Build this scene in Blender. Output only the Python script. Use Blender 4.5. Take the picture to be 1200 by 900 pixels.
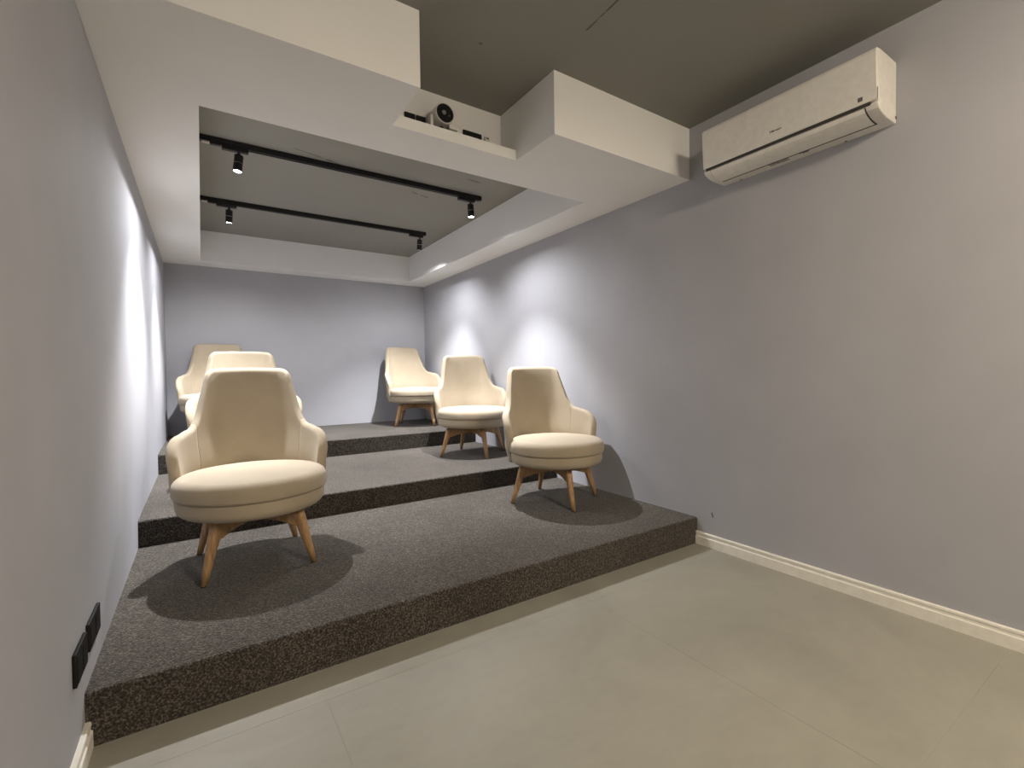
import bpy, bmesh, math, random
from mathutils import Vector, Matrix

for o in list(bpy.data.objects):
    bpy.data.objects.remove(o, do_unlink=True)
scene = bpy.context.scene
COL = scene.collection
R = math.radians

# ------------------------------------------------------------------ camera
YAW, PITCH, ROLL, FPX = R(33.389), R(-1.351), R(-0.72), 551.15
_u = Vector((math.cos(YAW), -math.sin(YAW), 0)); _w = Vector((math.sin(YAW), math.cos(YAW), 0)); _v = Vector((0, 0, 1))
_f = _w * math.cos(PITCH) + _v * math.sin(PITCH)
_up0 = -_w * math.sin(PITCH) + _v * math.cos(PITCH)
_r = _u * math.cos(ROLL) + _up0 * math.sin(ROLL)
_up = -_u * math.sin(ROLL) + _up0 * math.cos(ROLL)
cam_data = bpy.data.cameras.new('camera')
cam_data.sensor_width = 36.0
cam_data.lens = FPX / 1200 * 36.0
cam_data.clip_start = 0.02
cam = bpy.data.objects.new('camera', cam_data)
COL.objects.link(cam)
cam.matrix_world = Matrix(((_r.x, _up.x, -_f.x, 0), (_r.y, _up.y, -_f.y, 0), (_r.z, _up.z, -_f.z, 1.088), (0, 0, 0, 1)))
scene.camera = cam

# ------------------------------------------------------------------ world, exposure
world = bpy.data.worlds.new('world'); scene.world = world
world.use_nodes = True
world.node_tree.nodes['Background'].inputs[0].default_value = (0.02, 0.02, 0.022, 1)
world.node_tree.nodes['Background'].inputs[1].default_value = 1.0
vs = scene.view_settings
vs.view_transform = 'Standard'; vs.look = 'None'; vs.gamma = 1.0; vs.exposure = 0.0
vs.use_curve_mapping = False

SPILL = 0.16
SPOT_W = 470.0          # each track head
PANEL_L = 102.0          # radiance of the unseen stand-in drum lamps in the front of the room
SPOT_COL = (0.98, 0.98, 1.0)
PANEL_COL = (1.0, 0.85, 0.64)

# ------------------------------------------------------------------ room dimensions (metres)
XL, XR = -0.309, 2.591
Y0, Y1, Y2, Y3, Y4 = -2.2, 1.825, 3.242, 4.698, 6.12
H1, H2, H3 = 0.163, 0.308, 0.466
ZC, ZT, ZL = 2.287, 2.605, 2.344
YB, YL, YN = 1.872, 2.220, 2.377
XB, XBL = 1.509, 0.793
OL, OR_, ON, OF = 0.017, 2.281, 2.515, 5.847

# ------------------------------------------------------------------ helpers
def mesh_from(verts, faces, smooth=False, name='mesh'):
    me = bpy.data.meshes.new(name)
    me.from_pydata([tuple(v) for v in verts], [], faces)
    bm = bmesh.new(); bm.from_mesh(me)
    bmesh.ops.recalc_face_normals(bm, faces=bm.faces)
    bm.to_mesh(me); bm.free()
    if smooth:
        for p in me.polygons: p.use_smooth = True
    return me

def bm_mesh(bm, smooth=False, name='mesh'):
    bmesh.ops.recalc_face_normals(bm, faces=bm.faces)
    me = bpy.data.meshes.new(name); bm.to_mesh(me); bm.free()
    if smooth:
        for p in me.polygons: p.use_smooth = True
    return me

def obj(name, me, mat=None, parent=None):
    o = bpy.data.objects.new(name, me)
    COL.objects.link(o)
    if mat is not None and me is not None and not me.materials:
        me.materials.append(mat)
    if parent is not None: o.parent = parent
    return o

def tag(o, label, cat=None, group=None, kind=None):
    o['label'] = label
    if cat: o['category'] = cat
    if group: o['group'] = group
    if kind: o['kind'] = kind
    return o

def thing(name, label, cat, loc=(0, 0, 0), rz=0.0, group=None):
    o = bpy.data.objects.new(name, None); o.empty_display_size = 0.1
    COL.objects.link(o); o.location = loc; o.rotation_euler = (0, 0, rz)
    return tag(o, label, cat, group)

def add_box(bm, x0, x1, y0, y1, z0, z1, bevel=0.0, seg=2):
    vs_ = [bm.verts.new(p) for p in ((x0, y0, z0), (x1, y0, z0), (x1, y1, z0), (x0, y1, z0), (x0, y0, z1), (x1, y0, z1), (x1, y1, z1), (x0, y1, z1))]
    fs = [bm.faces.new([vs_[i] for i in f]) for f in ((0, 3, 2, 1), (4, 5, 6, 7), (0, 1, 5, 4), (1, 2, 6, 5), (2, 3, 7, 6), (3, 0, 4, 7))]
    if bevel:
        ed = set()
        for f in fs: ed.update(f.edges)
        bmesh.ops.bevel(bm, geom=list(ed), offset=bevel, segments=seg, affect='EDGES', profile=0.5)

def box(name, dims, mat, parent=None, bevel=0.0, seg=2):
    bm = bmesh.new(); add_box(bm, *dims, bevel=bevel, seg=seg)
    return obj(name, bm_mesh(bm), mat, parent)

def add_tube(bm, p0, p1, r0, r1=None, n=20, caps=True):
    r1 = r0 if r1 is None else r1
    p0, p1 = Vector(p0), Vector(p1); d = (p1 - p0).normalized()
    a = d.orthogonal().normalized(); b = d.cross(a)
    A = [bm.verts.new(p0 + (a * math.cos(t) + b * math.sin(t)) * r0) for t in [2 * math.pi * i / n for i in range(n)]]
    B = [bm.verts.new(p1 + (a * math.cos(t) + b * math.sin(t)) * r1) for t in [2 * math.pi * i / n for i in range(n)]]
    for i in range(n): bm.faces.new((A[i], A[(i + 1) % n], B[(i + 1) % n], B[i]))
    if caps: bm.faces.new(A); bm.faces.new(list(reversed(B)))

def lathe(profile, n=48, center=(0, 0), smooth=True):
    """profile: list of (r,z); first/last may have r=0"""
    verts, faces, rings = [], [], []
    for r, z in profile:
        if r < 1e-6:
            rings.append([len(verts)]); verts.append((center[0], center[1], z))
        else:
            rings.append(list(range(len(verts), len(verts) + n)))
            for i in range(n):
                t = 2 * math.pi * i / n
                verts.append((center[0] + r * math.cos(t), center[1] + r * math.sin(t), z))
    for a, b in zip(rings, rings[1:]):
        for i in range(n):
            j = (i + 1) % n
            if len(a) == 1 and len(b) == 1: continue
            if len(a) == 1: faces.append((a[0], b[j], b[i]))
            elif len(b) == 1: faces.append((a[i], a[j], b[0]))
            else: faces.append((a[i], a[j], b[j], b[i]))
    return mesh_from(verts, faces, smooth)

def extrude_profile(profile, axis, a0, a1, mat, name, parent=None, smooth=False):
    """closed 2-D profile swept along an axis; axis 'y': profile=(x,z)"""
    n = len(profile)
    verts = [(p[0], a0, p[1]) for p in profile] + [(p[0], a1, p[1]) for p in profile]
    faces = [(i, (i + 1) % n, n + (i + 1) % n, n + i) for i in range(n)]
    faces += [tuple(range(n)), tuple(reversed(range(n, 2 * n)))]
    return obj(name, mesh_from(verts, faces, smooth), mat, parent)

def sstep(a, b, x):
    t = max(0.0, min(1.0, (x - a) / (b - a))); return t * t * (3 - 2 * t)

# ------------------------------------------------------------------ materials
def new_mat(name):
    m = bpy.data.materials.new(name); m.use_nodes = True
    nt = m.node_tree
    return m, nt, nt.nodes['Principled BSDF']

def coords(nt, kind='pos', scale=(1, 1, 1)):
    if kind == 'pos':
        s = nt.nodes.new('ShaderNodeNewGeometry').outputs['Position']
    else:
        s = nt.nodes.new('ShaderNodeTexCoord').outputs['Object']
    mp = nt.nodes.new('ShaderNodeMapping'); mp.inputs['Scale'].default_value = scale
    nt.links.new(s, mp.inputs['Vector'])
    return mp.outputs['Vector']

def noise(nt, vec, scale, detail=4, rough=0.55, dist=0.0):
    n = nt.nodes.new('ShaderNodeTexNoise')
    n.inputs['Scale'].default_value = scale; n.inputs['Detail'].default_value = detail
    n.inputs['Roughness'].default_value = rough; n.inputs['Distortion'].default_value = dist
    nt.links.new(vec, n.inputs['Vector'])
    return n.outputs['Fac']

def ramp(nt, fac, stops):
    r = nt.nodes.new('ShaderNodeValToRGB')
    while len(r.color_ramp.elements) < len(stops): r.color_ramp.elements.new(0.5)
    for e, (p, c) in zip(r.color_ramp.elements, stops):
        e.position = p; e.color = (*c, 1) if len(c) == 3 else c
    nt.links.new(fac, r.inputs['Fac'])
    return r.outputs['Color']

def bump(nt, bsdf, height, strength=0.2, dist=0.002):
    b = nt.nodes.new('ShaderNodeBump')
    b.inputs['Strength'].default_value = strength; b.inputs['Distance'].default_value = dist
    nt.links.new(height, b.inputs['Height'])
    nt.links.new(b.outputs['Normal'], bsdf.inputs['Normal'])

def vmath(nt, op, a, b=None):
    n = nt.nodes.new('ShaderNodeVectorMath'); n.operation = op
    for i, s in enumerate((a, b)):
        if s is None: continue
        if isinstance(s, (tuple, list)): n.inputs[i].default_value = s
        elif isinstance(s, float): n.inputs['Scale'].default_value = s
        else:
            nt.links.new(s, n.inputs['Scale'] if (op == 'SCALE' and i == 1) else n.inputs[i])
    return n
def fmath(nt, op, a, b=0.0, clamp=False):
    n = nt.nodes.new('ShaderNodeMath'); n.operation = op; n.use_clamp = clamp
    for i, s in enumerate((a, b)):
        if isinstance(s, (int, float)): n.inputs[i].default_value = s
        else: nt.links.new(s, n.inputs[i])
    return n.outputs[0]

def scratch_mask(nt, segs, breakup=18.0):
    """worn scuffs: distance to a few short segments (world metres), broken up by noise"""
    pos = nt.nodes.new('ShaderNodeNewGeometry').outputs['Position']
    total = None
    for p, q, w in segs:
        p, q = Vector(p), Vector(q); ba = q - p
        pa = vmath(nt, 'SUBTRACT', pos, tuple(p)).outputs['Vector']
        dt = vmath(nt, 'DOT_PRODUCT', pa, tuple(ba / max(ba.length_squared, 1e-9))).outputs['Value']
        t = fmath(nt, 'ADD', dt, 0.0, clamp=True)
        sc = nt.nodes.new('ShaderNodeVectorMath'); sc.operation = 'SCALE'; sc.inputs[0].default_value = tuple(ba); nt.links.new(t, sc.inputs['Scale'])
        df = vmath(nt, 'SUBTRACT', pa, sc.outputs['Vector']).outputs['Vector']
        ln = vmath(nt, 'LENGTH', df).outputs['Value']
        mk = fmath(nt, 'SUBTRACT', 1.0, fmath(nt, 'DIVIDE', ln, w), clamp=True)
        total = mk if total is None else fmath(nt, 'MAXIMUM', total, mk)
    if breakup:
        nz = noise(nt, pos, breakup, 3)
        total = fmath(nt, 'MULTIPLY', total, fmath(nt, 'MULTIPLY', fmath(nt, 'SUBTRACT', nz, 0.38, clamp=True), 6.0, clamp=True))
    return fmath(nt, 'MULTIPLY', total, 2.0, clamp=True)

def mix_col(nt, fac, a, b):
    m = nt.nodes.new('ShaderNodeMix'); m.data_type = 'RGBA'
    nt.links.new(fac, m.inputs[0])
    for idx, s in ((6, a), (7, b)):
        if isinstance(s, tuple): m.inputs[idx].default_value = (*s, 1)
        else: nt.links.new(s, m.inputs[idx])
    return m.outputs[2]

def paint(name, col, rough=0.75, var=0.04, segs=None, seg_col=(0.1, 0.1, 0.1), bump_s=0.12, breakup=18.0):
    m, nt, b = new_mat(name)
    v = coords(nt)
    n = noise(nt, v, 2.2, 5)
    c0 = tuple(c * (1 - var) for c in col); c1 = tuple(min(1, c * (1 + var)) for c in col)
    c = ramp(nt, n, [(0.3, c0), (0.7, c1)])
    if segs:
        c = mix_col(nt, scratch_mask(nt, segs, breakup), c, seg_col)
    nt.links.new(c, b.inputs['Base Color'])
    b.inputs['Roughness'].default_value = rough
    b.inputs['Specular IOR Level'].default_value = 0.25
    bump(nt, b, noise(nt, v, 160, 3), bump_s, 0.0015)
    return m

WALL_C = (0.405, 0.408, 0.440)
m_wall = paint('wall_paint', WALL_C)
m_wall_r = paint('wall_paint_right', WALL_C, segs=[((XR, 1.716, 0.19), (XR, 1.722, 0.212), 0.006)], breakup=0)
m_soffit = paint('soffit_paint', (0.84, 0.84, 0.835), rough=0.8, var=0.015)
m_ceil = paint('ceiling_paint', (0.275, 0.268, 0.245), rough=0.85, var=0.03,
               segs=[((1.452, 1.30, ZT), (1.462, 1.58, ZT), 0.005), ((1.106, 1.906, ZT), (1.11, 1.906, ZT), 0.010),
                     ((0.75, 3.50, ZT), (1.30, 3.66, ZT), 0.007), ((1.78, 3.28, ZT), (1.98, 3.30, ZT), 0.010),
                     ((1.50, 3.75, ZT), (1.66, 3.80, ZT), 0.009), ((0.55, 3.44, ZT), (0.8, 3.50, ZT), 0.005)], seg_col=(0.095, 0.088, 0.078))

def carpet_mat():
    m, nt, b = new_mat('carpet')
    v = coords(nt)
    vo = nt.nodes.new('ShaderNodeTexVoronoi'); vo.inputs['Scale'].default_value = 130; nt.links.new(v, vo.inputs['Vector'])
    n1 = noise(nt, v, 150, 2, 0.7)
    n2 = noise(nt, v, 3.0, 4)
    f = fmath(nt, 'ADD', fmath(nt, 'MULTIPLY', n1, 0.88), fmath(nt, 'MULTIPLY', n2, 0.12))
    c = ramp(nt, f, [(0.34, (0.009, 0.0073, 0.0055)), (0.50, (0.041, 0.0338, 0.0272)), (0.67, (0.160, 0.138, 0.114))])
    nt.links.new(c, b.inputs['Base Color'])
    b.inputs['Roughness'].default_value = 0.95
    b.inputs['Specular IOR Level'].default_value = 0.1
    b.inputs['Sheen Weight'].default_value = 0.15; b.inputs['Sheen Roughness'].default_value = 0.6
    h = fmath(nt, 'ADD', n1, fmath(nt, 'MULTIPLY', vo.outputs['Distance'], -0.8))
    bump(nt, b, h, 0.9, 0.004)
    return m
m_carpet = carpet_mat()

def tile_mat():
    m, nt, b = new_mat('floor_tile_stone')
    v = coords(nt)
    n1 = noise(nt, v, 1.6, 6, 0.6, 0.6)
    n2 = noise(nt, coords(nt, scale=(1, 2.2, 1)), 7, 5, 0.6)
    f = fmath(nt, 'ADD', fmath(nt, 'MULTIPLY', n1, 0.7), fmath(nt, 'MULTIPLY', n2, 0.3))
    c = ramp(nt, f, [(0.3, (0.265, 0.255, 0.215)), (0.5, (0.315, 0.302, 0.256)), (0.7, (0.36, 0.345, 0.29))])
    nt.links.new(c, b.inputs['Base Color'])
    r = ramp(nt, n2, [(0.3, (0.42,) * 3), (0.7, (0.55,) * 3)])
    nt.links.new(r, b.inputs['Roughness'])
    b.inputs['Specular IOR Level'].default_value = 0.35
    bump(nt, b, n2, 0.05, 0.002)
    return m
m_tile = tile_mat()
m_grout = paint('grout', (0.39, 0.375, 0.33), rough=0.9)

def fabric_mat():
    m, nt, b = new_mat('beige_upholstery')
    v = coords(nt, 'obj')
    n = noise(nt, v, 5, 4)
    c = ramp(nt, n, [(0.3, (0.37, 0.311, 0.228)), (0.7, (0.41, 0.346, 0.256))])
    nt.links.new(c, b.inputs['Base Color'])
    b.inputs['Roughness'].default_value = 0.85
    b.inputs['Specular IOR Level'].default_value = 0.2
    b.inputs['Sheen Weight'].default_value = 0.12; b.inputs['Sheen Roughness'].default_value = 0.5
    bump(nt, b, noise(nt, v, 420, 2), 0.22, 0.001)
    return m
m_fabric = fabric_mat()

def wood_mat():
    m, nt, b = new_mat('oak_wood')
    v = coords(nt, 'obj', (14, 14, 2.2))
    n = noise(nt, v, 3.0, 5, 0.6, 1.2)
    c = ramp(nt, n, [(0.3, (0.29, 0.16, 0.072)), (0.5, (0.41, 0.245, 0.115)), (0.7, (0.50, 0.32, 0.165))])
    nt.links.new(c, b.inputs['Base Color'])
    b.inputs['Roughness'].default_value = 0.42
    bump(nt, b, n, 0.08, 0.001)
    return m
m_wood = wood_mat()

def simple(name, col, rough=0.5, metal=0.0, emit=None, spec=0.4, bump_scale=None, noise_var=0.05):
    m, nt, b = new_mat(name)
    v = coords(nt, 'obj')
    n = noise(nt, v, 30, 3)
    c = ramp(nt, n, [(0.3, tuple(x * (1 - noise_var) for x in col)), (0.7, tuple(min(1, x * (1 + noise_var)) for x in col))])
    nt.links.new(c, b.inputs['Base Color'])
    b.inputs['Roughness'].default_value = rough; b.inputs['Metallic'].default_value = metal
    b.inputs['Specular IOR Level'].default_value = spec
    if emit:
        b.inputs['Emission Color'].default_value = (*emit[0], 1); b.inputs['Emission Strength'].default_value = emit[1]
    return m
m_black = simple('black_powder_coat', (0.008, 0.008, 0.009), 0.5)
m_blackgloss = simple('black_gloss_plastic', (0.010, 0.010, 0.012), 0.22)
m_socket = simple('black_matt_plastic', (0.007, 0.0065, 0.0065), 0.55, spec=0.25)
m_white = simple('white_plastic', (0.72, 0.70, 0.66), 0.38)
m_white2 = simple('white_flap_plastic', (0.78, 0.76, 0.71), 0.28)
m_dark = simple('dark_gap', (0.045, 0.042, 0.040), 0.7)
m_grey = simple('grey_print', (0.12, 0.12, 0.12), 0.6)
m_label = simple('label_print', (0.30, 0.29, 0.28), 0.6, noise_var=0.6)
m_trim = simple('white_baseboard_paint', (0.80, 0.77, 0.70), 0.45)
m_steel = simple('brushed_steel', (0.5, 0.5, 0.5), 0.3, 1.0)
m_lens = simple('lit_lens', (0.9, 0.9, 0.9), 0.3, emit=((1.0, 0.97, 0.93), 40.0))
m_panel = simple('standin_diffuser', (0.9, 0.9, 0.9), 0.4, emit=(PANEL_COL, PANEL_L))
m_under = simple('dark_seat_underside', (0.03, 0.028, 0.026), 0.8)

# ------------------------------------------------------------------ the setting
T = 0.12
def struct(o, label): return tag(o, label, kind='structure')
struct(box('wall_left', (XL - T, XL, Y0, Y4, 0, ZT), m_wall), 'lavender grey wall on the left side of the steps')
struct(box('wall_right', (XR, XR + T, Y0, Y4, 0, ZT), m_wall_r), 'lavender grey wall on the right, below the air conditioner')
struct(box('wall_back', (XL - T, XR + T, Y4, Y4 + T, 0, ZT), m_wall), 'grey blue wall behind the top step')
struct(box('wall_front', (XL - T, XR + T, Y0 - T, Y0, 0, ZT), m_wall), 'grey wall at the front of the room')
struct(box('ceiling', (XL - T, XR + T, Y0 - T, Y4 + T, ZT, ZT + 0.1), m_ceil), 'dark grey scuffed upper ceiling')
floor = struct(box('floor', (XL - T, XR + T, Y0 - T, Y4 + T, -0.1, -0.0007), m_grout), 'large format grey stone tile floor')
random.seed(4)
G = 0.0005
xs = [XL, 0.325, 1.524, XR]; ys = [Y0, -1.957, -0.757, 0.443, 1.643, 1.90]
for i in range(3):
    for j in range(5):
        box('tile', (xs[i] + G, xs[i + 1] - G, ys[j] + G, ys[j + 1] - G, -0.0006, 0.0), m_tile, floor)

# three carpeted platforms
def platform(y0, y1, h, label):
    r = 0.012
    prof = [(y1, 0), (y1, h)]
    for k in range(6):
        t = R(90) * k / 5
        prof.append((y0 + r - r * math.sin(t), h - r + r * math.cos(t)))
    prof.append((y0, 0.0))
    n = len(prof)
    verts = [(XL, p[0], p[1]) for p in prof] + [(XR, p[0], p[1]) for p in prof]
    faces = [(i, (i + 1) % n, n + (i + 1) % n, n + i) for i in range(n)] + [tuple(range(n)), tuple(reversed(range(n, 2 * n)))]
    o = obj('carpeted_step', mesh_from(verts, faces), m_carpet)
    return struct(o, label)
platform(Y1, Y2, H1, 'lowest and nearest dark brown carpeted step')
platform(Y2, Y3, H2, 'middle dark brown carpeted step')
platform(Y3, Y4, H3, 'highest dark brown carpeted step against the back wall')

# white dropped soffit with light recess and projector notch
def soffit():
    X = [XL, OL, XBL, XB, OR_, XR]; Y = [YB, YL, YN, ON, OF, Y4]
    def solid(i, j):
        if not (0 <= i < 5 and 0 <= j < 5): return None
        if i == 2 and j == 0: return False           # notch
        if i == 2 and j == 1: return 'shelf'
        if 1 <= i <= 3 and j == 3: return False      # recess
        return True
    bm = bmesh.new()
    def quad(*p): bm.faces.new([bm.verts.new(q) for q in p])
    for i in range(5):
        for j in range(5):
            s = solid(i, j)
            if not s: continue
            x0, x1, y0, y1 = X[i], X[i + 1], Y[j], Y[j + 1]
            quad((x0, y0, ZC), (x0, y1, ZC), (x1, y1, ZC), (x1, y0, ZC))
            top = ZL if s == 'shelf' else ZT
            if s == 'shelf': quad((x0, y0, ZL), (x1, y0, ZL), (x1, y1, ZL), (x0, y1, ZL))
            for di, dj, a, b in ((-1, 0, (x0, y0), (x0, y1)), (1, 0, (x1, y0), (x1, y1)), (0, -1, (x0, y0), (x1, y0)), (0, 1, (x0, y1), (x1, y1))):
                nb = solid(i + di, j + dj)
                if nb is True: continue
                if nb is None and dj != -1: continue
                zb = ZL if (nb == 'shelf') else ZC
                if s == 'shelf' and nb is True: continue
                quad((*a, zb), (*b, zb), (*b, top), (*a, top))
    bmesh.ops.remove_doubles(bm, verts=bm.verts, dist=1e-5)
    o = obj('ceiling_soffit', bm_mesh(bm), m_soffit)
    return struct(o, 'white dropped soffit with a track light recess and a projector niche')
soffit()

# baseboards
def baseboard(name, xw, s, y0, y1, label):
    pr = [(0, 0), (0.017, 0), (0.017, 0.050), (0.0125, 0.0535), (0.0115, 0.066), (0.0145, 0.0685), (0.0135, 0.0765), (0.010, 0.079), (0, 0.079)]
    o = extrude_profile([(xw + s * p[0], p[1]) for p in pr], 'y', y0, y1, m_trim, name)
    return struct(o, label)
bb = baseboard('baseboard_right', XR, -1, Y0, 1.795, 'white stepped baseboard along the right wall')
pr = [(0, 0), (0.0185, 0), (0.0185, 0.050), (0.014, 0.0535), (0.013, 0.066), (0.0145, 0.0685), (0.0145, 0.0765), (0.011, 0.080), (0, 0.080)]
extrude_profile([(XR - p[0], p[1]) for p in pr], 'y', 1.7955, Y1 - 0.0005, m_trim, 'end_piece', bb)
baseboard('baseboard_left', XL, 1, Y0, Y1 - 0.0005, 'white baseboard at the foot of the left wall')

# ------------------------------------------------------------------ armchairs
PHI_END = 91.0
PHI_SEAM = 50.0
TH = 0.050
def rim_h(a):
    if a <= 28.5: return 0.975 - 0.005 * (a / 28.5) ** 2
    if a <= 38:
        t = (a - 28.5) / 9.5; return 0.970 - 0.065 * (1 - math.sqrt(max(0, 1 - t ** 2.2)))
    if a <= 45:
        t = (a - 38) / 7; return 0.905 + (0.735 - 0.905) * t
    if a <= 57:
        t = (a - 45) / 12; return 0.735 - 0.085 * (1 - (1 - t) ** 2.3)
    if a <= 66:
        t = (a - 57) / 9; return 0.650 - 0.016 * t
    t = (a - 66) / (PHI_END - 66)
    return 0.634 - 0.165 * (1 - math.sqrt(max(0, 1 - t ** 1.8)))

def shell_pt(a_deg, z, off):
    """point of the chair shell; a_deg from the back (+y), off = distance outward from the mid-surface"""
    s = 1 if a_deg >= 0 else -1
    a = abs(a_deg); ar = R(a)
    rad = 0.328 - 0.022 * sstep(0.40, 0.285, z) + 0.020 * sstep(0.42, 0.64, z)
    b = 1 - sstep(26, 72, a)
    x = rad * math.sin(ar); y = rad * math.cos(ar)
    k = 0.55 * b * sstep(0.40, 0.85, z)
    y = y * (1 - k) + 0.315 * k
    y += b * 0.125 * max(0, (z - 0.42) / 0.55) ** 1.15
    nx, ny = math.sin(ar) * (1 - 0.4 * k), math.cos(ar)
    L = math.hypot(nx, ny)
    return (s * (x + nx / L * off), y + ny / L * off, z)

def shell_mesh(phis, seam_start, seam_end, z0=0.288):
    verts, faces = [], []
    NI = 13; NT = 7
    npr = 2 * NI + NT
    N = len(phis)
    for ci, a in enumerate(phis):
        h = rim_h(abs(a))
        # thickness eases to a rounded edge at both ends
        dd = min(abs(a - phis[0]) if seam_start else 99, abs(a - phis[-1]) if seam_end else 99)
        arc = R(dd) * 0.33
        rr = 0.012 if abs(phis[0 if abs(a - phis[0]) < abs(a - phis[-1]) else -1]) < 60 else TH / 2
        q = min(1.0, arc / rr)
        edge = math.sqrt(max(0.0, 1 - (1 - q) ** 2))
        th = TH / 2 * (0.92 + 0.08 * edge) if rr < TH / 2 else TH / 2 * (0.06 + 0.94 * edge)
        col = []
        r = th
        zt = h - r
        for k in range(NI):
            z = z0 + (zt - z0) * k / (NI - 1); col.append(shell_pt(a, z, -th))
        for k in range(1, NT + 1):
            t = math.pi * k / (NT + 1); col.append(shell_pt(a, zt + r * math.sin(t), -th * math.cos(t)))
        for k in range(NI):
            z = zt + (z0 - zt) * k / (NI - 1); col.append(shell_pt(a, z, th))
        verts += col
    for c in range(N - 1):
        for k in range(npr):
            k2 = (k + 1) % npr
            faces.append((c * npr + k, c * npr + k2, (c + 1) * npr + k2, (c + 1) * npr + k))
    faces.append(tuple(range(npr))); faces.append(tuple(range((N - 1) * npr, N * npr)))
    return mesh_from(verts, faces, True)

def rng(a, b, n): return [a + (b - a) * i / n for i in range(n)]
half_back = rng(0, 27, 8) + rng(27, 38, 13) + rng(38, 46, 7) + rng(46, PHI_SEAM - 1.0, 4) + [PHI_SEAM - 1.0, PHI_SEAM - 0.4, PHI_SEAM]
back_phis = [-p for p in reversed(half_back[1:])] + half_back
arm_phis = [PHI_SEAM, PHI_SEAM + 0.6, PHI_SEAM + 1.4] + rng(PHI_SEAM + 2.4, 66, 7) + rng(66, 85, 13) + rng(85, 88.5, 4) + [88.5, 89.3, 89.9, 90.4, 90.75, PHI_END]
me_back = shell_mesh(back_phis, True, True)
me_arm_r = shell_mesh(arm_phis, True, True)
me_arm_l = shell_mesh([-p for p in reversed(arm_phis)], True, True)

CX, CY = 0.0, -0.022
def rounded(r, z0, z1, rb, rt, dome=0.0, n=6):
    p = [(0, z0), (r * 0.5, z0), (r - rb, z0)]
    for k in range(1, n + 1):
        t = R(90) * k / n; p.append((r - rb + rb * math.sin(t), z0 + rb - rb * math.cos(t)))
    for k in range(0, n + 1):
        t = R(90) * k / n; p.append((r - rt + rt * math.cos(t), z1 - rt + rt * math.sin(t)))
    for q in (0.8, 0.6, 0.4, 0.2): p.append((r * q * (1 - rt / r), z1 + dome * (1 - q * q)))
    p.append((0, z1 + dome))
    return p
SY = -0.050
me_base = lathe(rounded(0.328, 0.278, 0.362, 0.042, 0.010), center=(CX, SY))
me_cush = lathe(rounded(0.340, 0.360, 0.452, 0.018, 0.046, 0.014), center=(CX, SY))

def loft(sections, smooth=True):
    n = len(sections[0]); verts = [p for s in sections for p in s]; faces = []
    for a in range(len(sections) - 1):
        for k in range(n):
            k2 = (k + 1) % n
            faces.append((a * n + k, a * n + k2, (a + 1) * n + k2, (a + 1) * n + k))
    faces.append(tuple(range(n))); faces.append(tuple(range((len(sections) - 1) * n, len(sections) * n)))
    me = mesh_from(verts, faces, False)
    if smooth:
        for p in me.polygons: p.use_smooth = len(p.vertices) == 4
    return me
def rsq(cx, cy, z, a, b, c=0.3, tilt=0.0):
    """rounded rectangle section, a along x, b along y"""
    pts = []
    for sx, sy, st in ((1, 1, 0), (-1, 1, 90), (-1, -1, 180), (1, -1, 270)):
        rr = c * min(a, b)
        for k in range(4):
            t = R(st + 30 * k)
            x = sx * (a / 2 - rr) + rr * math.cos(t); y = sy * (b / 2 - rr) + rr * math.sin(t)
            pts.append((cx + x, cy + y, z + tilt * x))
    return pts
# leg along +x radial direction
leg_sec = []
for t, a, b in ((0.0, 0.024, 0.024), (0.30, 0.034, 0.031), (0.65, 0.047, 0.038), (0.88, 0.056, 0.042), (1.0, 0.056, 0.042)):
    leg_sec.append(rsq(0.325 - 0.088 * t, 0, 0.004 + (0.262 - 0.004) * t, a, b, 0.32))
me_leg = loft(leg_sec)
me_glide = lathe([(0, 0), (0.011, 0), (0.011, 0.006), (0, 0.006)], n=14, center=(0.325, 0))
# crossbeam: long flat arched bar through the centre, along x
cb = []
for x, zb, zt_, w in ((-0.264, 0.176, 0.262, 0.036), (-0.225, 0.184, 0.264, 0.038), (-0.16, 0.202, 0.266, 0.042), (-0.06, 0.212, 0.268, 0.048), (0.06, 0.212, 0.268, 0.048), (0.16, 0.202, 0.266, 0.042), (0.225, 0.184, 0.264, 0.038), (0.264, 0.176, 0.262, 0.036)):
    cb.append([(x, -w / 2, zb + .004), (x, -w / 2 + .004, zb), (x, w / 2 - .004, zb), (x, w / 2, zb + .004), (x, w / 2, zt_ - .004), (x, w / 2 - .004, zt_), (x, -w / 2 + .004, zt_), (x, -w / 2, zt_ - .004)])
me_beam = loft(cb, False)
me_plate = lathe([(0, 0.266), (0.09, 0.266), (0.09, 0.279), (0, 0.279)], n=28)

def make_chair(label, loc, seat_deg, leg_deg, source=None):
    t = thing('armchair', label, 'armchair', loc, R(seat_deg), 'beige armchairs on the carpeted steps')
    rel = R(leg_deg - seat_deg)
    if source is None:
        obj('backrest', me_back, m_fabric, t)
        obj('armrest', me_arm_l, m_fabric, t); obj('armrest', me_arm_r, m_fabric, t)
        obj('seat_cushion', me_cush, m_fabric, t); obj('seat_base', me_base, m_fabric, t)
        obj('swivel_plate', me_plate, m_under, t)
        for k in range(2):
            o = obj('crossbeam', me_beam, m_wood, t); o.rotation_euler.z = rel + R(45 + 90 * k); o.location = (CX, CY, -0.001 * k)
        for k in range(4):
            o = obj('leg', me_leg, m_wood, t); o.rotation_euler.z = rel + R(45 + 90 * k); o.location = (CX, CY, 0)
            obj('glide', me_glide, m_under, o)
    else:
        for ch in source.children:
            c = ch.copy(); COL.objects.link(c); c.parent = t
            if ch.name.startswith(('crossbeam', 'leg')):
                c.rotation_euler.z = ch.rotation_euler.z - source['_rel'] + rel
            for g in ch.children:
                d = g.copy(); COL.objects.link(d); d.parent = c
    t['_rel'] = rel
    return t
bpy.context.view_layer.update()
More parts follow.
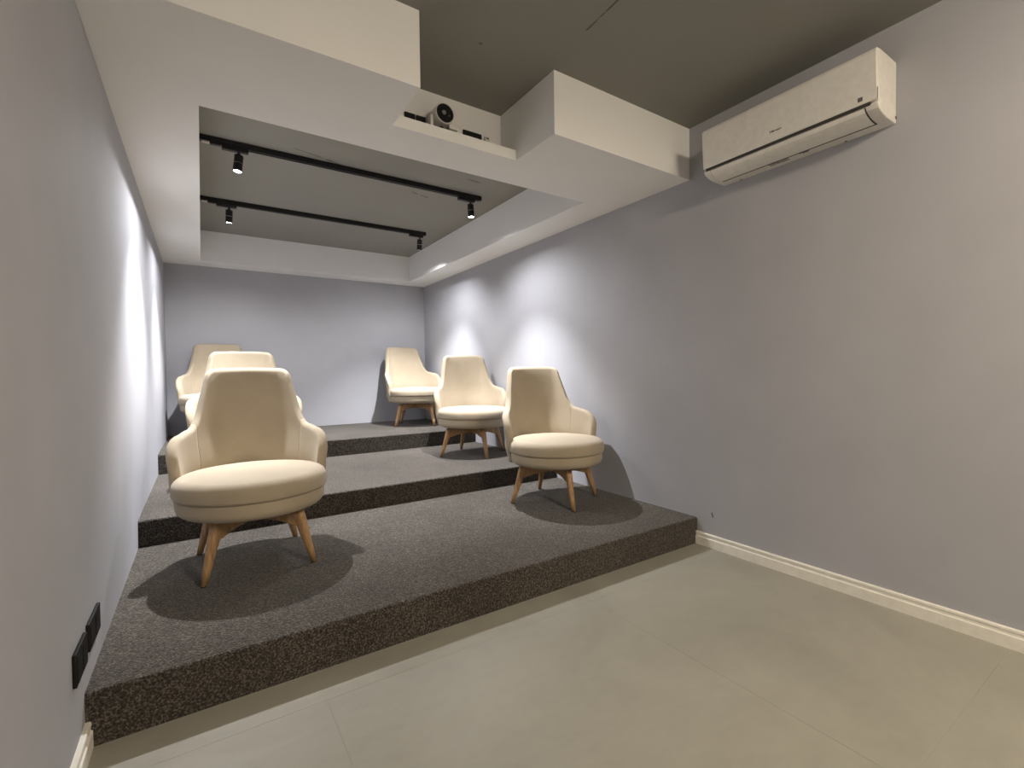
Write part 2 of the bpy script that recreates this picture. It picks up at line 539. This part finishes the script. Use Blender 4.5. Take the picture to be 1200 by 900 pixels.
c0 = make_chair('beige armchair with oak legs nearest the camera, at the left of the lowest step', (0.208, 2.725, H1), -3, 2)
bpy.context.view_layer.update()
chairs = [c0]
for lab, loc, sd, ld in (
    ('beige armchair on the middle step, mostly hidden behind the nearest left chair', (0.265, 3.80, H2), 0, 5),
    ('beige armchair in the back left corner on the top step', (0.15, 5.56, H3), 0, 8),
    ('beige armchair at the right of the lowest step, casting a shadow on the right wall', (2.135, 2.70, H1), -16, 28.5),
    ('beige armchair at the right of the middle step, between two other chairs', (2.19, 4.03, H2), -17, 38.8),
    ('beige armchair in the back right corner on the top step', (2.205, 5.50, H3), 3, -28.5)):
    chairs.append(make_chair(lab, loc, sd, ld, c0))
for c in chairs: del c['_rel']

# ------------------------------------------------------------------ track lights
m_white_conn = simple('white_connector_plastic', (0.62, 0.60, 0.56), 0.5)
def track(y, label):
    t = thing('lighting_track', label, 'track', (0, y, ZT), 0, 'black lighting tracks in the ceiling recess')
    bm = bmesh.new()
    x0, x1 = OL + 0.004, 2.03
    add_box(bm, x0, x1, -0.017, 0.017, -0.034, 0.0)
    o = obj('rail', bm_mesh(bm), m_black, t)
    bm = bmesh.new()
    for s in (-1, 1):
        add_box(bm, x0 + 0.11, x1 - 0.01, s * 0.0115 - 0.0055, s * 0.0115 + 0.0055, -0.0375, -0.034)
    obj('rail_lip', bm_mesh(bm), m_black, t)
    box('end_cap', (x1, x1 + 0.012, -0.0175, 0.0175, -0.0355, 0.0), m_black, t, bevel=0.002)
    box('feed_connector', (x0 + 0.055, x0 + 0.115, -0.014, 0.014, -0.046, -0.034), m_black, t, bevel=0.002)
    box('terminal_cover', (x0 + 0.012, x0 + 0.054, -0.012, 0.012, -0.043, -0.034), m_white_conn, t, bevel=0.002)
    return t
track(3.552, 'near black lighting track running across the ceiling recess')
track(4.750, 'far black lighting track running across the ceiling recess')

def beam_profile(ld):
    # reflector optics: a bright beam on the axis and a weaker spill out to the cut-off
    ld.use_nodes = True
    nt = ld.node_tree; em = nt.nodes['Emission']
    tc = nt.nodes.new('ShaderNodeTexCoord')
    sp = nt.nodes.new('ShaderNodeSeparateXYZ'); nt.links.new(tc.outputs['Normal'], sp.inputs[0])
    mr = nt.nodes.new('ShaderNodeMapRange'); mr.interpolation_type = 'SMOOTHSTEP'
    mr.inputs['From Min'].default_value = math.cos(R(41)); mr.inputs['From Max'].default_value = math.cos(R(6))
    mr.inputs['To Min'].default_value = SPILL; mr.inputs['To Max'].default_value = 1.0
    nt.links.new(fmath(nt, 'ABSOLUTE', sp.outputs['Z']), mr.inputs['Value'])
    nt.links.new(mr.outputs['Result'], em.inputs['Strength'])

def spot_head(x, y, aim, label, box_off=0.0):
    """track head: adapter box, stem, tilted cylinder in two segments and a lit lens"""
    t = thing('track_spotlight', label, 'spotlight', (x, y, ZT - 0.0375), 0, 'black track spotlights')
    box('adapter_box', (-0.095 + box_off, 0.055 + box_off, -0.0165, 0.0165, -0.024, 0.0), m_black, t, bevel=0.002)
    axis = Vector(aim).normalized()
    piv = Vector((0.0, 0.0, -0.050))
    bm = bmesh.new(); add_tube(bm, (0, 0, -0.024), (0, 0, -0.052), 0.0085, n=14)
    add_box(bm, -0.007, 0.007, -0.012, 0.012, -0.060, -0.044, bevel=0.002)
    obj('stem', bm_mesh(bm), m_black, t)
    top = piv - axis * 0.004
    rad = 0.0265
    bm = bmesh.new(); add_tube(bm, top, top + axis * 0.050, rad, n=28)
    obj('body', bm_mesh(bm, False), m_black, t)
    bm = bmesh.new(); add_tube(bm, top + axis * 0.050, top + axis * 0.0535, rad * 0.93, n=28)
    obj('ring', bm_mesh(bm), m_steel, t)
    # open barrel with wall thickness
    p0 = top + axis * 0.0535; p1 = top + axis * 0.106
    bm = bmesh.new()
    d = axis; a = d.orthogonal().normalized(); b = d.cross(a); n = 28
    rings = []
    for p, r in ((p0, 0.002), (p0, rad), (p1, rad), (p1, rad - 0.003), (p1 - d * 0.010, rad - 0.0035), (p1 - d * 0.010, 0.002)):
        rings.append([bm.verts.new(p + (a * math.cos(2 * math.pi * i / n) + b * math.sin(2 * math.pi * i / n)) * r) for i in range(n)])
    for A, B in zip(rings, rings[1:]):
        for i in range(n): bm.faces.new((A[i], A[(i + 1) % n], B[(i + 1) % n], B[i]))
    obj('barrel', bm_mesh(bm), m_black, t)
    lp = p1 - d * 0.0035
    bm = bmesh.new(); add_tube(bm, lp - d * 0.004, lp, rad - 0.0042, n=28)
    obj('lens', bm_mesh(bm), m_lens, t)
    ld = bpy.data.lights.new('spot_lamp', 'SPOT')
    ld.energy = SPOT_W; ld.color = SPOT_COL; ld.spot_size = R(150); ld.spot_blend = 0.85; ld.shadow_soft_size = 0.018
    beam_profile(ld)
    lo = bpy.data.objects.new('spot_lamp', ld); COL.objects.link(lo); lo.parent = t
    lo.location = p1 + d * 0.020
    lo.rotation_euler = d.to_track_quat('-Z', 'Y').to_euler()
    return t
HEADS = [
    (0.235, 3.552, (-0.11, -0.06, -0.985), 'lit spotlight at the left end of the near ceiling track', 0.0),
    (1.942, 3.552, (0.02, -0.05, -0.99), 'lit spotlight at the right end of the near ceiling track', -0.02),
    (0.231, 4.750, (-0.04, 0.12, -0.98), 'spotlight at the left end of the far ceiling track', 0.0),
    (1.975, 4.750, (0.02, 0.20, -0.97), 'spotlight at the right end of the far ceiling track', -0.02)]
for h in HEADS: spot_head(*h)

# unseen stand-in lamps for the warm front light, form and position assumed
def make_standin_lamp(x, y, label):
    t = thing('standin_lamp', label, 'stand-in lamp', (x, y, ZT), 0, 'unseen stand-in lamps over the front of the room')
    obj('housing', lathe([(0, 0), (0.20, 0), (0.20, -0.022), (0.189, -0.022), (0, -0.022)], 40, smooth=False), m_white, t)
    obj('diffuser', lathe([(0, -0.023), (0.188, -0.023), (0.188, -0.100), (0.180, -0.108), (0, -0.110)], 40, smooth=False), m_panel, t)  # glowing drum side added to throw light onto soffit, air conditioner and upper wall
make_standin_lamp(1.45, -1.75, 'round unseen stand-in lamp at the front end of the room')
make_standin_lamp(1.45, -0.75, 'round unseen stand-in lamp behind the camera, over the tiled floor')

# ------------------------------------------------------------------ air conditioner
def text_mesh(s, size):
    cu = bpy.data.curves.new('lettering', 'FONT'); cu.body = s; cu.size = size; cu.extrude = 0.0004
    cu.align_x = 'CENTER'; cu.align_y = 'CENTER'; cu.offset = 0.0006
    tmp = bpy.data.objects.new('lettering_source', cu); COL.objects.link(tmp)
    bpy.context.view_layer.update()
    me = bpy.data.meshes.new_from_object(tmp.evaluated_get(bpy.context.evaluated_depsgraph_get()))
    bpy.data.objects.remove(tmp, do_unlink=True)
    return me
def air_conditioner():
    ya, yb = 0.816, 1.636
    t = thing('air_conditioner', 'white split air conditioner mounted high on the right wall', 'air conditioner', (XR, (ya + yb) / 2, 2.168))
    hl = (yb - ya) / 2
    zb = 0.0
    # local: x = -depth from wall, y along wall, z from underside
    def ext(prof, y0, y1, mat, name, parent=t):
        return extrude_profile([(-p[0], p[1]) for p in prof], 'y', y0, y1, mat, name, parent)
    low = [(0.196, 0.034), (0.185, 0.021), (0.165, 0.012), (0.140, 0.005), (0.110, 0.001), (0.06, 0.0)]
    # casing (behind the front panel)
    casing = [(0.0, 0.0)] + [(p[0], p[1]) for p in reversed(low)] + [(0.196, 0.040), (0.186, 0.046), (0.190, 0.262), (0.185, 0.266), (0.0, 0.268)]
    c = ext(casing, -hl, hl, m_white, 'casing')
    bv = c.modifiers.new('edge', 'BEVEL'); bv.width = 0.004; bv.segments = 2; bv.limit_method = 'ANGLE'; bv.angle_limit = R(50)
    front = [(0.187, 0.050), (0.203, 0.050), (0.206, 0.058), (0.216, 0.245), (0.213, 0.256), (0.203, 0.263), (0.188, 0.262)]
    f = ext(front, -hl + 0.0005, hl - 0.0005, m_white, 'front_panel')
    bv = f.modifiers.new('edge', 'BEVEL'); bv.width = 0.004; bv.segments = 3; bv.limit_method = 'ANGLE'; bv.angle_limit = R(50)
    # dark air gap under the front panel
    ext([(0.180, 0.036), (0.1985, 0.036), (0.2005, 0.052), (0.180, 0.052)], -hl + 0.028, hl - 0.014, m_dark, 'air_gap')
    # louver flap following the lower curve, with a dark seam round it
    fl = [(0.194, 0.030), (0.184, 0.0185), (0.165, 0.0098), (0.140, 0.0028), (0.112, -0.0012), (0.085, -0.0026)]
    y0, y1 = -hl + 0.050, hl - 0.040
    seam = [(p[0] + 0.0006, p[1] - 0.0003) for p in fl]
    ext([(0.1965, 0.034)] + seam + [(0.0790, -0.0022), (0.0690, -0.0010), (0.069, 0.010), (0.17, 0.04)], y0 - 0.005, y1 + 0.002, m_dark, 'louver_seam')
    flap = [(p[0] + 0.0016, p[1] - 0.0016) for p in fl]
    ext([(0.1965, 0.0325)] + flap + [(0.085, 0.006), (0.16, 0.03)], y0, y1, m_white2, 'louver')
    # maker's lettering
    me = text_mesh('Hisense', 0.019); me.materials.append(m_grey)
    o = obj('lettering', me, None, t)
    yl = 1.233 - (ya + yb) / 2; zl = 0.097
    o.location = (-(0.206 + (zl - 0.058) * 0.0535) - 0.0006, yl, zl)
    o.rotation_euler = (R(90), 0, R(-90)); o.scale = (0.8, 0.8, 0.8)
    o.scale = (0.95, 0.75, 0.8)
    # display window near the end
    zd = 0.072
    d = box('display_window', (-0.2085, -0.2060, -hl + 0.052, -hl + 0.070, zd - 0.009, zd + 0.009), m_grey, t, bevel=0.001)
    # slot on the side of the panel
    box('side_slot', (-0.2060, -0.2025, -hl - 0.0012, -hl + 0.001, 0.052, 0.098), m_grey, t)
    # printed labels on the underside
    s1 = box('sticker', (-0.074, -0.040, 0.018, 0.118, -0.0008, 0.0), m_label, t)
    for k, (w0, w1, xx) in enumerate(((-0.083, -0.020, -0.072), (-0.083, -0.036, -0.064), (-0.075, -0.050, -0.056))):
        box('sticker_line', (xx - 0.0025, xx + 0.0025, w0, w1, -0.0008, 0.0), m_grey, t)
    for yy in (-0.22, 0.30):
        box('screw_cap', (-0.016, -0.008, yy - 0.005, yy + 0.005, -0.002, 0.001), m_grey, t)
    box('mounting_clip', (-0.012, -0.001, -hl - 0.002, -hl + 0.004, 0.020, 0.030), m_dark, t)
    return t
air_conditioner()

# ------------------------------------------------------------------ projector in the niche
def projector():
    px, pz = 1.093, 2.449
    t = thing('projector', 'small white cylindrical projector with a black lens face in the soffit niche', 'projector', (px, 2.30, ZL))
    zc = pz - ZL
    bm = bmesh.new(); n = 40; rad = 0.054
    prof = [(0.0, 0.055), (rad - 0.012, 0.055), (rad - 0.003, 0.050), (rad, 0.040), (rad, -0.034), (rad - 0.002, -0.040), (rad - 0.005, -0.0405), (rad - 0.006, -0.034), (0.0, -0.034)]
    rings = []
    for r, yy in prof:
        if r == 0: rings.append([bm.verts.new((0, yy, zc))])
        else: rings.append([bm.verts.new((r * math.cos(2 * math.pi * i / n), yy, zc + r * math.sin(2 * math.pi * i / n))) for i in range(n)])
    for A, B in zip(rings, rings[1:]):
        for i in range(n):
            j = (i + 1) % n
            if len(A) == 1: bm.faces.new((A[0], B[i], B[j]))
            elif len(B) == 1: bm.faces.new((A[i], A[j], B[0]))
            else: bm.faces.new((A[i], A[j], B[j], B[i]))
    o = obj('body', bm_mesh(bm, True), m_white, t)
    es = o.modifiers.new('split', 'EDGE_SPLIT'); es.split_angle = R(40)
    bm = bmesh.new(); add_tube(bm, (0, -0.0335, zc), (0, -0.0385, zc), 0.0475, n=40)
    f = obj('lens_face', bm_mesh(bm), m_blackgloss, t)
    bm = bmesh.new(); add_tube(bm, (-0.006, -0.0385, zc + 0.002), (-0.006, -0.0425, zc + 0.002), 0.012, 0.010, n=24)
    obj('lens', bm_mesh(bm), m_steel, f)
    bm = bmesh.new(); add_tube(bm, (0.024, -0.0385, zc - 0.008), (0.024, -0.0400, zc - 0.008), 0.004, n=12)
    obj('sensor', bm_mesh(bm), m_steel, f)
    # gimbal stand: foot, arm, side yoke
    box('foot', (-0.040, 0.040, -0.035, 0.050, 0.0, 0.010), m_socket, t, bevel=0.003)
    bm = bmesh.new(); add_tube(bm, (0, 0.005, 0.009), (0, 0.005, zc - rad + 0.003), 0.010, n=16)
    obj('stem', bm_mesh(bm), m_socket, t)
    box('yoke', (-rad - 0.014, -rad + 0.004, -0.006, 0.034, 0.010, zc - 0.006), m_white, t, bevel=0.004)
    return t
projector()

def outlet_niche(x0, x1, label, n=1):
    t = thing('wall_outlet', label, 'wall outlet', ((x0 + x1) / 2, YN, ZL + 0.030), 0, 'black outlets on the niche wall')
    w = (x1 - x0) / 2
    box('plate', (-w, w, -0.010, 0.0, 0.0, 0.083), m_socket, t, bevel=0.002)
    for k in range(n):
        cx = -w + (2 * k + 1) * w / n
        bm = bmesh.new(); add_tube(bm, (cx, -0.0102, 0.041), (cx, -0.012, 0.041), min(w / n * 0.7, 0.021), n=20)
        obj('socket', bm_mesh(bm), m_blackgloss, t)
    return t
outlet_niche(0.913, 0.972, 'leftmost black outlet on the back of the projector niche')
outlet_niche(0.977, 1.031, 'black outlet just left of the projector in the niche')
outlet_niche(1.255, 1.374, 'wide black double outlet right of the projector in the niche', 2)
# white adapter at the right of the wide outlet
t = thing('power_adapter', 'tiny white power adapter beside the wide black outlet in the niche', 'adapter', (1.405, YN, ZL + 0.075))
box('casing', (-0.014, 0.016, -0.020, 0.0, 0.0, 0.032), m_white, t, bevel=0.003)
box('port', (-0.008, 0.009, -0.0206, -0.0198, 0.017, 0.024), m_dark, t)
# white plug block under the projector's front
t = thing('cable_plug', 'small white plug block under the front of the projector', 'plug', (1.158, 2.315, ZL))
box('casing', (-0.030, 0.022, -0.030, 0.016, 0.046, 0.068), m_white, t, bevel=0.003)
box('clip', (-0.012, 0.012, -0.010, 0.012, 0.0, 0.0462), m_white, t, bevel=0.003)

# black outlet plates on the left wall
def wall_outlet(y0, y1, z0, z1, label):
    t = thing('wall_outlet', label, 'wall outlet', (XL, (y0 + y1) / 2, z0), 0, 'black outlets on the left wall')
    w = (y1 - y0) / 2; h = z1 - z0
    bm = bmesh.new(); add_box(bm, 0.0, 0.010, -w, w, 0, h, bevel=0.003)
    obj('plate', bm_mesh(bm), m_socket, t)
    for s in (-1, 1):
        cy = s * w * 0.48
        box('socket_insert', (0.0098, 0.0112, cy - w * 0.40, cy + w * 0.40, h * 0.12, h * 0.88), m_socket, t, bevel=0.0005, seg=1)
    return t
wall_outlet(1.870, 2.045, 0.262, 0.347, 'black outlet plate on the left wall, the farther of the pair')
wall_outlet(1.690, 1.835, 0.253, 0.344, 'black outlet plate on the left wall, the nearer of the pair')
